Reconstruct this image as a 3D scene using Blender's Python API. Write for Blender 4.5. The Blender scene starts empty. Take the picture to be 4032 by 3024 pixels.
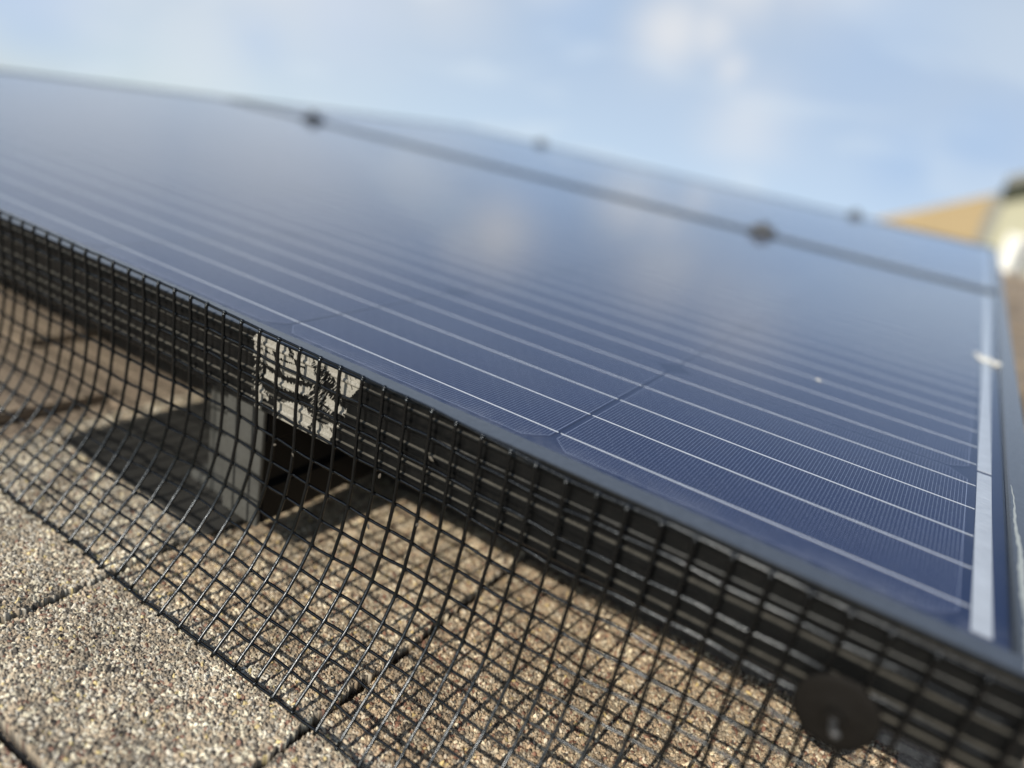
import bpy, bmesh, math, random
import numpy as np
from mathutils import Matrix, Vector
random.seed(7)
RNG = np.random.default_rng(11)
R_ = math.radians
scene = bpy.context.scene
COL = scene.collection
MM = 0.001

# ------------------------------------------------------------------ frames of reference
# The roof plane frame: x along the panel edge, y up the slope, z off the roof.  All sizes in millimetres.
PITCH = R_(14.0)
M = Matrix.Rotation(PITCH, 4, 'X')
M3 = M.to_3x3()

# ------------------------------------------------------------------ camera
cam_d = bpy.data.cameras.new('camera')
cam = bpy.data.objects.new('camera', cam_d)
COL.objects.link(cam)
CAM_P = Vector((118.74, -256.08, 129.35))
right = Vector((0.8313946, 0.5246912, 0.1829811))
down = Vector((0.3357845, -0.2120000, -0.9177716))
fwd = Vector((-0.4427548, 0.8244726, -0.3524388))
rot = Matrix((right, -down, -fwd)).transposed()
cam.matrix_world = Matrix.Translation(M3 @ (CAM_P * MM)) @ (M3 @ rot).to_4x4()
cam_d.sensor_fit = 'HORIZONTAL'
cam_d.sensor_width = 36.0
cam_d.lens = 2951.3 * 36.0 / 4032.0
cam_d.clip_start = 0.01
cam_d.clip_end = 3000.0
cam_d.dof.use_dof = True
cam_d.dof.focus_distance = 0.342
cam_d.dof.aperture_fstop = cam_d.lens / 9.5
scene.camera = cam

# ------------------------------------------------------------------ light
SUN_TRAVEL = Vector((0.10, 1.26, -1.0)).normalized()      # roof frame
sun_w = M3 @ (-SUN_TRAVEL)
sun_elev = math.asin(sun_w.z)
sun_az = math.atan2(sun_w.x, sun_w.y)
ld = bpy.data.lights.new('sun', 'SUN')
ld.energy = 5.0
ld.angle = R_(0.53)
ld.color = (1.0, 0.92, 0.80)
lo = bpy.data.objects.new('sun', ld)
COL.objects.link(lo)
lo.rotation_euler = sun_w.to_track_quat('Z', 'Y').to_euler()

world = bpy.data.worlds.new('World')
scene.world = world
world.use_nodes = True
scene.view_settings.view_transform = 'Standard'
scene.view_settings.look = 'None'
scene.view_settings.gamma = 1.0
scene.view_settings.use_curve_mapping = False
scene.view_settings.exposure = -0.06
scene.cycles.max_bounces = 8
scene.cycles.transparent_max_bounces = 16
scene.cycles.use_denoising = True


class NT:
    """tiny helper for building node trees"""
    def __init__(self, tree):
        self.t = tree
        tree.nodes.clear()

    def n(self, kind, **kw):
        nd = self.t.nodes.new(kind)
        ins = kw.pop('ins', {})
        for k, v in kw.items():
            setattr(nd, k, v)
        for k, v in ins.items():
            if isinstance(v, bpy.types.NodeSocket):
                self.t.links.new(v, nd.inputs[k])
            else:
                nd.inputs[k].default_value = v
        return nd

    def m(self, op, a, b=None, c=None, clamp=False):
        nd = self.t.nodes.new('ShaderNodeMath')
        nd.operation = op
        nd.use_clamp = clamp
        for i, v in enumerate((a, b, c)):
            if v is None:
                continue
            if isinstance(v, bpy.types.NodeSocket):
                self.t.links.new(v, nd.inputs[i])
            else:
                nd.inputs[i].default_value = v
        return nd.outputs[0]

    def ramp(self, fac, stops, interp='LINEAR'):
        nd = self.t.nodes.new('ShaderNodeValToRGB')
        nd.color_ramp.interpolation = interp
        cr = nd.color_ramp
        while len(cr.elements) < len(stops):
            cr.elements.new(0.5)
        for e, (p, c) in zip(cr.elements, stops):
            e.position = p
            e.color = (*c, 1) if len(c) == 3 else c
        self.t.links.new(fac, nd.inputs[0])
        return nd.outputs[0]

    def mix(self, fac, a, b, mode='MIX'):
        nd = self.t.nodes.new('ShaderNodeMix')
        nd.data_type = 'RGBA'
        nd.blend_type = mode
        for i, v in ((0, fac), (6, a), (7, b)):
            if isinstance(v, bpy.types.NodeSocket):
                self.t.links.new(v, nd.inputs[i])
            else:
                nd.inputs[i].default_value = v if i == 0 else ((*v, 1) if len(v) == 3 else v)
        return nd.outputs[2]

    def link(self, a, b):
        self.t.links.new(a, b)


# ---- sky with thin high clouds
w = NT(world.node_tree)
sky = w.n('ShaderNodeTexSky')
sky.sky_type = 'NISHITA'
sky.sun_disc = False
sky.sun_elevation = sun_elev
sky.sun_rotation = sun_az
sky.air_density = 1.0
sky.dust_density = 0.3
sky.ozone_density = 2.4
tc = w.n('ShaderNodeTexCoord')
sep = w.n('ShaderNodeSeparateXYZ', ins={0: tc.outputs['Generated']})
zz = w.m('ADD', w.m('MAXIMUM', sep.outputs['Z'], 0.0), 0.22)
px = w.m('DIVIDE', sep.outputs['X'], zz)
py = w.m('DIVIDE', sep.outputs['Y'], zz)
cv = w.n('ShaderNodeCombineXYZ', ins={0: px, 1: py, 2: 0.0})
mp = w.n('ShaderNodeMapping', ins={'Vector': cv.outputs[0], 'Location': (3.1, 1.7, 0), 'Rotation': (0, 0, R_(-32)), 'Scale': (0.9, 2.1, 1)})
nz = w.n('ShaderNodeTexNoise', ins={'Vector': mp.outputs[0], 'Scale': 1.5, 'Detail': 5.0, 'Roughness': 0.52, 'Distortion': 0.35})
cl = w.ramp(nz.outputs[0], [(0.36, (0, 0, 0)), (0.60, (1, 1, 1))])
veil = w.n('ShaderNodeTexNoise', ins={'Vector': mp.outputs[0], 'Scale': 0.6, 'Detail': 2.0})
cl2 = w.m('MULTIPLY_ADD', veil.outputs[0], 0.9, 0.0, clamp=True)
fac = w.m('MULTIPLY', cl, 0.68)
fac = w.m('MAXIMUM', fac, w.m('MAXIMUM', cl2, 0.52))
# brighter puffs: direction (roof frame), angular half sizes, strength
PUFFS = [((-0.377, 0.921, 0.104), 0.042, 0.6), ((-0.335, 0.935, 0.112), 0.032, 0.5), ((-0.303, 0.95, 0.077), 0.022, 0.45),
         ((-0.272, 0.962, 0.02), 0.05, 0.35),
         ((-0.516, 0.838, 0.178), 0.050, 0.95), ((-0.545, 0.815, 0.19), 0.04, 0.6),
         ((-0.315, 0.932, 0.18), 0.055, 0.55), ((-0.206, 0.955, 0.213), 0.06, 0.5), ((-0.24, 0.95, 0.19), 0.05, 0.4),
         ((-0.80, 0.6, 0.0), 0.09, 0.3), ((-0.74, 0.655, 0.155), 0.16, 0.55), ((-0.86, 0.50, 0.15), 0.16, 0.5), ((-0.62, 0.77, 0.12), 0.08, 0.35)]  # broadest ones lie out of view, added to brighten the panel's reflections
HOLES = [((-0.889, 0.458, 0.01), 0.07, 0.85), ((-0.70, 0.71, 0.055), 0.05, 0.45), ((-0.093, 0.996, 0.013), 0.04, 0.55), ((-0.024, 0.999, 0.046), 0.05, 0.5), ((-0.48, 0.869, 0.119), 0.07, 0.5), ((-0.161, 0.977, 0.143), 0.09, 0.45), ((-0.762, 0.648, 0.01), 0.035, 0.45)]
warm = None
for (d, s, a) in PUFFS:
    dw = (M3 @ Vector(d).normalized())
    dist = w.n('ShaderNodeVectorMath', operation='DISTANCE', ins={0: tc.outputs['Generated'], 1: dw})
    wob = w.m('MULTIPLY_ADD', nz.outputs[0], s * 0.9, -s * 0.45)
    q = w.m('DIVIDE', w.m('ADD', dist.outputs['Value'], wob), s)
    g = w.m('MULTIPLY', w.m('POWER', 2.718, w.m('MULTIPLY', w.m('MULTIPLY', q, q), -1.0)), a)
    warm = g if warm is None else w.m('MAXIMUM', warm, g)
skyc = w.n('ShaderNodeVectorMath', operation='SCALE', ins={0: sky.outputs[0]})
skyc.inputs['Scale'].default_value = 1.0
skyc = w.n('ShaderNodeVectorMath', operation='MULTIPLY', ins={0: skyc.outputs[0], 1: (0.98, 0.96, 1.01)})
hi = w.m('MULTIPLY', w.m('SUBTRACT', sep.outputs['Z'], 0.40), 3.0, clamp=True)
fac = w.m('MULTIPLY', fac, w.m('MULTIPLY_ADD', hi, -0.8, 1.0))
base = w.mix(fac, skyc.outputs[0], (6.3, 7.1, 7.8))
hole = None
for (d, s, a) in HOLES:
    dw = (M3 @ Vector(d).normalized())
    dist = w.n('ShaderNodeVectorMath', operation='DISTANCE', ins={0: tc.outputs['Generated'], 1: dw})
    q = w.m('DIVIDE', dist.outputs['Value'], s)
    g = w.m('MULTIPLY', w.m('POWER', 2.718, w.m('MULTIPLY', w.m('MULTIPLY', q, q), -1.0)), a)
    hole = g if hole is None else w.m('MAXIMUM', hole, g)
base = w.mix(hole, base, (3.5, 4.9, 7.1))
base = w.mix(warm, base, (8.0, 7.8, 7.6))
bg = w.n('ShaderNodeBackground', ins={'Color': base, 'Strength': 0.12})
out = w.n('ShaderNodeOutputWorld', ins={'Surface': bg.outputs[0]})


# ------------------------------------------------------------------ object helpers
def tag(o, label=None, cat=None, group=None, kind=None):
    if label:
        o['label'] = label
    if cat:
        o['category'] = cat
    if group:
        o['group'] = group
    if kind:
        o['kind'] = kind
    return o


BASE = {}


def thing(name, base, label, cat, group=None, roof=True):
    o = bpy.data.objects.new(name, None)
    COL.objects.link(o)
    o.empty_display_size = 0.05
    T = Matrix.Translation(Vector(base) * MM)
    o.matrix_world = (M @ T) if roof else T
    BASE[o] = np.array(base, float)
    tag(o, label, cat, group)
    return o


def mesh_obj(name, verts, faces, mat, parent=None, base=None, smooth=False, roof=True):
    """verts in mm in the roof frame (or world frame when roof=False)"""
    v = np.asarray(verts, float)
    if parent is not None:
        b = BASE[parent]
    else:
        b = np.asarray(base if base is not None else (0, 0, 0), float)
    me = bpy.data.meshes.new(name)
    me.from_pydata(((v - b) * MM).tolist(), [], [tuple(f) for f in faces])
    me.update()
    if smooth:
        me.polygons.foreach_set('use_smooth', [True] * len(me.polygons))
    if mat:
        me.materials.append(mat)
    o = bpy.data.objects.new(name, me)
    COL.objects.link(o)
    if parent is not None:
        o.parent = parent
        BASE[o] = b
    else:
        T = Matrix.Translation(Vector(b) * MM)
        o.matrix_world = (M @ T) if roof else T
        BASE[o] = b
    return o


class MB:
    def __init__(self):
        self.v = []
        self.f = []

    def add(self, vs, fs):
        n = len(self.v)
        self.v += [tuple(x) for x in vs]
        self.f += [tuple(i + n for i in f) for f in fs]
        return self

    def box(self, x0, x1, y0, y1, z0, z1):
        return self.add([(x0, y0, z0), (x1, y0, z0), (x1, y1, z0), (x0, y1, z0), (x0, y0, z1), (x1, y0, z1), (x1, y1, z1), (x0, y1, z1)],
                        [(0, 3, 2, 1), (4, 5, 6, 7), (0, 1, 5, 4), (1, 2, 6, 5), (2, 3, 7, 6), (3, 0, 4, 7)])

    def tube(self, pts, r, n=8, caps=True):
        P = np.asarray(pts, float)
        T = np.gradient(P, axis=0)
        T /= np.linalg.norm(T, axis=1)[:, None] + 1e-12
        ref = np.array([0, 0, 1.0]) if abs(T[0][2]) < 0.9 else np.array([1.0, 0, 0])
        rings = []
        u = np.cross(T[0], ref)
        u /= np.linalg.norm(u)
        rr = np.full(len(P), r) if np.isscalar(r) else np.asarray(r)
        for i, (p, t) in enumerate(zip(P, T)):
            u = u - t * np.dot(u, t)
            u /= np.linalg.norm(u)
            v = np.cross(t, u)
            for k in range(n):
                a = 2 * math.pi * k / n
                rings.append(p + rr[i] * (u * math.cos(a) + v * math.sin(a)))
        fs = []
        for i in range(len(P) - 1):
            for k in range(n):
                k2 = (k + 1) % n
                fs.append((i * n + k, i * n + k2, (i + 1) * n + k2, (i + 1) * n + k))
        if caps:
            fs.append(tuple(range(n))[::-1])
            fs.append(tuple(range((len(P) - 1) * n, len(P) * n)))
        return self.add(rings, fs)

    def ball(self, c, r, seg=6, ring=4, sc=(1, 1, 1)):
        vs = [(c[0], c[1], c[2] + r * sc[2])]
        for i in range(1, ring):
            ph = math.pi * i / ring
            for k in range(seg):
                a = 2 * math.pi * k / seg
                vs.append((c[0] + sc[0] * r * math.sin(ph) * math.cos(a), c[1] + sc[1] * r * math.sin(ph) * math.sin(a), c[2] + sc[2] * r * math.cos(ph)))
        vs.append((c[0], c[1], c[2] - r * sc[2]))
        fs = []
        for k in range(seg):
            fs.append((0, 1 + k, 1 + (k + 1) % seg))
        for i in range(ring - 2):
            for k in range(seg):
                a = 1 + i * seg
                fs.append((a + k, a + seg + k, a + seg + (k + 1) % seg, a + (k + 1) % seg))
        a = 1 + (ring - 2) * seg
        for k in range(seg):
            fs.append((a + k, len(vs) - 1, a + (k + 1) % seg))
        return self.add(vs, fs)

    def prism(self, poly, axis, a, b):
        """poly in the two other axes, extruded along axis from a to b"""
        def mk(p, t):
            p = list(p)
            p.insert(axis, t)
            return tuple(p)
        n = len(poly)
        vs = [mk(p, a) for p in poly] + [mk(p, b) for p in poly]
        fs = [tuple(range(n))[::-1], tuple(range(n, 2 * n))]
        fs += [(i, (i + 1) % n, n + (i + 1) % n, n + i) for i in range(n)]
        return self.add(vs, fs)

    def build(self, name, mat, parent=None, base=None, smooth=False, bevel=0, roof=True):
        o = mesh_obj(name, self.v, self.f, mat, parent, base, smooth, roof)
        bm = bmesh.new()
        bm.from_mesh(o.data)
        bmesh.ops.recalc_face_normals(bm, faces=bm.faces)
        bm.to_mesh(o.data)
        bm.free()
        if bevel:
            md = o.modifiers.new('bevel', 'BEVEL')
            md.width = bevel * MM
            md.segments = 2
            md.limit_method = 'ANGLE'
        return o


# ------------------------------------------------------------------ materials
def new_mat(name):
    m = bpy.data.materials.new(name)
    m.use_nodes = True
    return m, NT(m.node_tree)


def simple(name, col, rough=0.5, metal=0.0, spec=0.5, var=0.0, scale=200.0, bump=0.0, bscale=None, coat=0.0, stint=(1, 1, 1)):
    m, t = new_mat(name)
    tcn = t.n('ShaderNodeTexCoord')
    nzn = t.n('ShaderNodeTexNoise', ins={'Vector': tcn.outputs['Object'], 'Scale': scale, 'Detail': 4.0, 'Roughness': 0.6})
    c = t.mix(nzn.outputs[0], tuple(x * (1 - var) for x in col), tuple(min(1, x * (1 + var)) for x in col))
    p = t.n('ShaderNodeBsdfPrincipled', ins={'Base Color': c, 'Roughness': rough, 'Metallic': metal, 'Specular IOR Level': spec, 'Coat Weight': coat, 'Coat Roughness': 0.2, 'Specular Tint': (*stint, 1)})
    if bump:
        nb = t.n('ShaderNodeTexNoise', ins={'Vector': tcn.outputs['Object'], 'Scale': bscale or scale, 'Detail': 3.0})
        b = t.n('ShaderNodeBump', ins={'Height': nb.outputs[0], 'Strength': bump, 'Distance': 0.001})
        t.link(b.outputs[0], p.inputs['Normal'])
    t.n('ShaderNodeOutputMaterial', ins={'Surface': p.outputs[0]})
    return m


MAT = {}
MAT['wire'] = simple('black_plastic_coating', (0.001, 0.0012, 0.0016), 0.25, 0.0, 0.46, 0.3, 900, 0.22, 420, coat=0.25, stint=(0.8, 0.9, 1.0))
MAT['silver'] = simple('tinned_ribbon', (0.72, 0.74, 0.76), 0.42, 0.35, 0.5, 0.2, 120, 0.5, 260)
MAT['busbar'] = simple('busbar_tin', (0.80, 0.82, 0.84), 0.38, 0.3, 0.5, 0.04, 500)
MAT['backsheet'] = simple('dark_backsheet', (0.006, 0.018, 0.068), 0.5, 0.0, 0.2, 0.1, 80)
MAT['alu_gray'] = simple('grey_mill_aluminium', (0.085, 0.087, 0.082), 0.5, 0.2, 0.5, 0.4, 90, 0.4, 300)
MAT['flash'] = simple('dark_painted_flashing', (0.032, 0.032, 0.030), 0.5, 0.0, 0.4, 0.35, 45, 0.2, 200)
MAT['rail'] = simple('black_rail', (0.004, 0.004, 0.0045), 0.45, 0.0, 0.15, 0.2, 100)
MAT['clamp'] = simple('black_clamp', (0.055, 0.06, 0.068), 0.5, 0.0, 0.5, 0.2, 100)
MAT['steel'] = simple('dull_steel', (0.45, 0.45, 0.44), 0.35, 0.8, 0.5, 0.15, 300)
MAT['washer'] = simple('black_coated_washer', (0.008, 0.007, 0.006), 0.7, 0.0, 0.15, 0.35, 300, 0.4, 500)
MAT['darkrod'] = simple('dark_rod', (0.10, 0.10, 0.10), 0.35, 0.4, 0.5)
MAT['sealant'] = simple('grey_white_sealant', (0.36, 0.39, 0.38), 0.5, 0.0, 0.5, 0.15, 300, 0.4, 500)
MAT['poop'] = simple('chalky_white', (0.75, 0.74, 0.68), 0.8, 0.0, 0.3, 0.15, 500, 0.4, 900)
MAT['petal'] = simple('dry_petal', (0.09, 0.08, 0.065), 0.6, 0.0, 0.4, 0.3, 700)


def frame_mat():
    m, t = new_mat('black_anodised_frame')
    tcn = t.n('ShaderNodeTexCoord')
    st = t.n('ShaderNodeMapping', ins={'Vector': tcn.outputs['Object'], 'Scale': (25, 400, 900)})
    n1 = t.n('ShaderNodeTexNoise', ins={'Vector': st.outputs[0], 'Scale': 1.0, 'Detail': 4.0})
    n2 = t.n('ShaderNodeTexNoise', ins={'Vector': tcn.outputs['Object'], 'Scale': 260.0, 'Detail': 6.0, 'Roughness': 0.7})
    sp = t.n('ShaderNodeTexVoronoi', ins={'Vector': tcn.outputs['Object'], 'Scale': 420.0})
    spk = t.ramp(sp.outputs['Distance'], [(0.03, (1, 1, 1)), (0.09, (0, 0, 0))])
    dust = t.ramp(n2.outputs[0], [(0.50, (0, 0, 0)), (0.75, (1, 1, 1))])
    c = t.mix(n1.outputs[0], (0.0025, 0.003, 0.0034), (0.008, 0.008, 0.008))
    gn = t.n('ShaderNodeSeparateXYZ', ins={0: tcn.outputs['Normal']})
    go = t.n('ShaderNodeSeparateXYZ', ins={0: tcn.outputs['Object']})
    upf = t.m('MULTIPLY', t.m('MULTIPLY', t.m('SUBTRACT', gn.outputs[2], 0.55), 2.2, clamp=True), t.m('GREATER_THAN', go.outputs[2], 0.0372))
    c = t.mix(t.m('MULTIPLY', upf, t.m('MULTIPLY_ADD', n2.outputs[0], 0.3, 0.12)), c, (0.17, 0.20, 0.25))  # upward lip tinted blue-grey: its sky reflection put into the colour
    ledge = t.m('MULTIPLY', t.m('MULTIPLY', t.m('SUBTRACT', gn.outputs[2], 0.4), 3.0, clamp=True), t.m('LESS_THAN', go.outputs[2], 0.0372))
    c = t.mix(t.m('MULTIPLY', ledge, t.m('MULTIPLY_ADD', n2.outputs[0], 0.8, 0.0, clamp=True)), c, (0.17, 0.16, 0.135))  # beige on the ridge tops: highlight lines painted into the colour
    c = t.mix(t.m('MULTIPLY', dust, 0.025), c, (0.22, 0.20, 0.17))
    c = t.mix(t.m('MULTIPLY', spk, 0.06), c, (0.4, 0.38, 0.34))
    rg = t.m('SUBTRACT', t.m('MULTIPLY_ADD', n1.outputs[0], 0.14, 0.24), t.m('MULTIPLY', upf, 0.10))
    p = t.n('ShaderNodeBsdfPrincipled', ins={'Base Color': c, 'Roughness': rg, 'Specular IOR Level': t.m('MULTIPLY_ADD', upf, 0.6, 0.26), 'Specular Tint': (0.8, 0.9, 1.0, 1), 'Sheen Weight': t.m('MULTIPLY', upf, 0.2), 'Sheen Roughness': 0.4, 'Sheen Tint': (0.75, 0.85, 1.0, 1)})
    b = t.n('ShaderNodeBump', ins={'Height': n1.outputs[0], 'Strength': 0.12, 'Distance': 0.0004})
    t.link(b.outputs[0], p.inputs['Normal'])
    t.n('ShaderNodeOutputMaterial', ins={'Surface': p.outputs[0]})
    return m


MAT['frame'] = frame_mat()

PCELL = 158.75
HC = 78.35           # half size of a cell
CH = 9.5            # corner cut


def cell_mat():
    m, t = new_mat('mono_cell_blue')
    tcn = t.n('ShaderNodeTexCoord')
    sc = t.n('ShaderNodeVectorMath', operation='SCALE', ins={0: tcn.outputs['Object']})
    sc.inputs['Scale'].default_value = 1000.0
    s = t.n('ShaderNodeSeparateXYZ', ins={0: sc.outputs[0]})
    x, y = s.outputs[0], s.outputs[1]
    ax, ay = t.m('ABSOLUTE', x), t.m('ABSOLUTE', y)
    d = t.m('MAXIMUM', t.m('MAXIMUM', ax, ay), t.m('ADD', t.m('ADD', ax, ay), -(HC - CH)))
    inside = t.m('LESS_THAN', d, 77.2)
    border = t.m('LESS_THAN', t.m('ABSOLUTE', t.m('ADD', d, -77.3)), 0.13)
    P = 1.56
    fx = t.m('DIVIDE', x, P)
    fr = t.m('ABSOLUTE', t.m('SUBTRACT', t.m('FRACT', fx), 0.5))
    finger = t.m('LESS_THAN', fr, 0.046)
    i = t.m('FLOOR', t.m('ADD', fx, 0.5))
    # short links between fingers, stepping diagonally
    ph = t.m('FRACT', t.m('ADD', t.m('DIVIDE', y, 10.45), t.m('MULTIPLY', i, 0.173)))
    tick = t.m('LESS_THAN', t.m('ABSOLUTE', t.m('SUBTRACT', ph, 0.5)), 0.0065)
    odd = t.m('LESS_THAN', t.m('FRACT', t.m('MULTIPLY', t.m('FLOOR', fx), 0.5)), 0.25)
    tick = t.m('MULTIPLY', t.m('MULTIPLY', tick, odd), 0.8)
    lines = t.m('MAXIMUM', t.m('MULTIPLY', t.m('MAXIMUM', finger, tick), inside), border)
    n1 = t.n('ShaderNodeTexNoise', ins={'Vector': tcn.outputs['Object'], 'Scale': 22.0, 'Detail': 5.0, 'Roughness': 0.65})
    n2 = t.n('ShaderNodeTexNoise', ins={'Vector': tcn.outputs['Object'], 'Scale': 1800.0, 'Detail': 2.0})
    c = t.mix(n1.outputs[0], (0.0015, 0.009, 0.050), (0.005, 0.017, 0.078))
    c = t.mix(t.m('MULTIPLY', n2.outputs[0], 0.2), c, (0.03, 0.05, 0.12))
    c = t.mix(t.m('MULTIPLY', lines, 0.9), c, (0.30, 0.35, 0.48))
    p = t.n('ShaderNodeBsdfPrincipled', ins={'Base Color': c, 'Roughness': 0.5, 'Specular IOR Level': 0.2})
    t.n('ShaderNodeOutputMaterial', ins={'Surface': p.outputs[0]})
    return m


MAT['cell'] = cell_mat()


def glass_mat():
    m, t = new_mat('module_glass')
    tcn = t.n('ShaderNodeTexCoord')
    ge = t.n('ShaderNodeNewGeometry')
    dt = t.n('ShaderNodeVectorMath', operation='DOT_PRODUCT', ins={0: ge.outputs['Incoming'], 1: ge.outputs['Normal']})
    om = t.m('SUBTRACT', 1.0, t.m('ABSOLUTE', dt.outputs['Value']), clamp=True)
    frv = t.m('MULTIPLY_ADD', t.m('POWER', om, 5.0), 0.985, 0.012, clamp=True)      # anti-reflective solar glass
    tr = t.n('ShaderNodeBsdfTransparent', ins={'Color': (0.93, 0.95, 0.97, 1)})
    n1 = t.n('ShaderNodeTexNoise', ins={'Vector': tcn.outputs['Object'], 'Scale': 9.0, 'Detail': 4.0})
    gl = t.n('ShaderNodeBsdfGlossy', ins={'Color': (0.90, 0.95, 1.0, 1), 'Roughness': t.m('MULTIPLY_ADD', n1.outputs[0], 0.05, 0.02)})
    mx = t.n('ShaderNodeMixShader', ins={0: frv, 1: tr.outputs[0], 2: gl.outputs[0]})
    # a thin film of dust with specks and smears
    n2 = t.n('ShaderNodeTexNoise', ins={'Vector': tcn.outputs['Object'], 'Scale': 35.0, 'Detail': 7.0, 'Roughness': 0.7})
    vo = t.n('ShaderNodeTexVoronoi', ins={'Vector': tcn.outputs['Object'], 'Scale': 260.0})
    spk = t.ramp(vo.outputs['Distance'], [(0.035, (1, 1, 1)), (0.075, (0, 0, 0))])
    vc = t.n('ShaderNodeSeparateColor', ins={0: vo.outputs['Color']})
    spk = t.m('MULTIPLY', spk, t.m('GREATER_THAN', vc.outputs[0], 0.75))
    so = t.n('ShaderNodeSeparateXYZ', ins={0: tcn.outputs['Object']})
    low = t.m('SUBTRACT', 1.0, t.m('MULTIPLY', t.m('SUBTRACT', so.outputs[1], 0.012), 55.0), clamp=True)
    n3 = t.n('ShaderNodeTexNoise', ins={'Vector': tcn.outputs['Object'], 'Scale': 120.0, 'Detail': 6.0, 'Roughness': 0.7})
    grime = t.m('MULTIPLY', low, t.m('MULTIPLY_ADD', n3.outputs[0], 0.45, -0.15, clamp=True))
    wsp = t.n('ShaderNodeTexVoronoi', ins={'Vector': tcn.outputs['Object'], 'Scale': 55.0})
    wring = t.m('MULTIPLY', t.m('LESS_THAN', t.m('ABSOLUTE', t.m('SUBTRACT', wsp.outputs['Distance'], 0.16)), 0.022), 0.03)
    du = t.m('ADD', t.m('ADD', t.m('ADD', grime, wring), t.m('MULTIPLY_ADD', n2.outputs[0], 0.05, -0.008)), t.m('MULTIPLY', spk, 0.35), clamp=True)
    df = t.n('ShaderNodeBsdfDiffuse', ins={'Color': (0.42, 0.46, 0.55, 1)})
    mx2 = t.n('ShaderNodeMixShader', ins={0: du, 1: mx.outputs[0], 2: df.outputs[0]})
    t.n('ShaderNodeOutputMaterial', ins={'Surface': mx2.outputs[0]})
    return m


MAT['glass'] = glass_mat()


def shingle_mat(near):
    m, t = new_mat('granule_shingle' if near else 'granule_shingle_far')
    tcn = t.n('ShaderNodeTexCoord')
    if near:
        at = t.n('ShaderNodeVertexColor', layer_name='granule')
        c = at.outputs[0]
        p = t.n('ShaderNodeBsdfPrincipled', ins={'Base Color': c, 'Roughness': 0.75, 'Specular IOR Level': 0.35})
    else:
        mpn = t.n('ShaderNodeMapping', ins={'Vector': tcn.outputs['Object'], 'Scale': (1000, 1000, 1000)})
        vo = t.n('ShaderNodeTexVoronoi', ins={'Vector': mpn.outputs[0], 'Scale': 0.85})
        sp = t.n('ShaderNodeSeparateColor', ins={0: vo.outputs['Color']})
        c = t.ramp(sp.outputs[0], [(0.0, (0.08, 0.06, 0.05)), (0.12, (0.18, 0.145, 0.11)), (0.5, (0.29, 0.225, 0.165)), (0.8, (0.37, 0.31, 0.23)), (1.0, (0.5, 0.43, 0.31))])
        big = t.n('ShaderNodeTexNoise', ins={'Vector': mpn.outputs[0], 'Scale': 0.006, 'Detail': 3.0})
        c = t.mix(t.m('MULTIPLY', big.outputs[0], 0.5), c, (0.17, 0.135, 0.11))
        p = t.n('ShaderNodeBsdfPrincipled', ins={'Base Color': c, 'Roughness': 0.8, 'Specular IOR Level': 0.3})
        b = t.n('ShaderNodeBump', ins={'Height': vo.outputs['Distance'], 'Strength': 0.6, 'Distance': 0.0006})
        b.invert = True
        t.link(b.outputs[0], p.inputs['Normal'])
    t.n('ShaderNodeOutputMaterial', ins={'Surface': p.outputs[0]})
    return m


MAT['shingle'] = shingle_mat(True)
MAT['shingle_far'] = shingle_mat(False)

# ------------------------------------------------------------------ ground and our house
EYE_W = M3 @ (CAM_P * MM)
GROUND_Z = -4.2
gm = simple('lawn_green', (0.07, 0.10, 0.035), 0.9, 0, 0.2, 0.4, 0.8)
g = mesh_obj('ground', [(-900e3, -900e3, 0), (900e3, -900e3, 0), (900e3, 900e3, 0), (-900e3, 900e3, 0)], [(0, 1, 2, 3)], gm, base=(0, 0, 0), roof=False)
g.location.z = GROUND_Z
tag(g, kind='structure')

house = thing('house', (0, 0, -150), 'our own low-pitched house whose tan granular shingle roof carries the solar panels', 'house')
ZR = -131.0
RX0, RX1, RY0, RY1 = -1540.0, 2600.0, -900.0, 2950.0
# region of finely modelled granules
NX0, NX1, NY0, NY1 = -345.0, 175.0, -168.0, 112.0
S1, S2 = -187.0, -46.5
BUTT = -147.0
BUTT2 = 56.0


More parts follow.
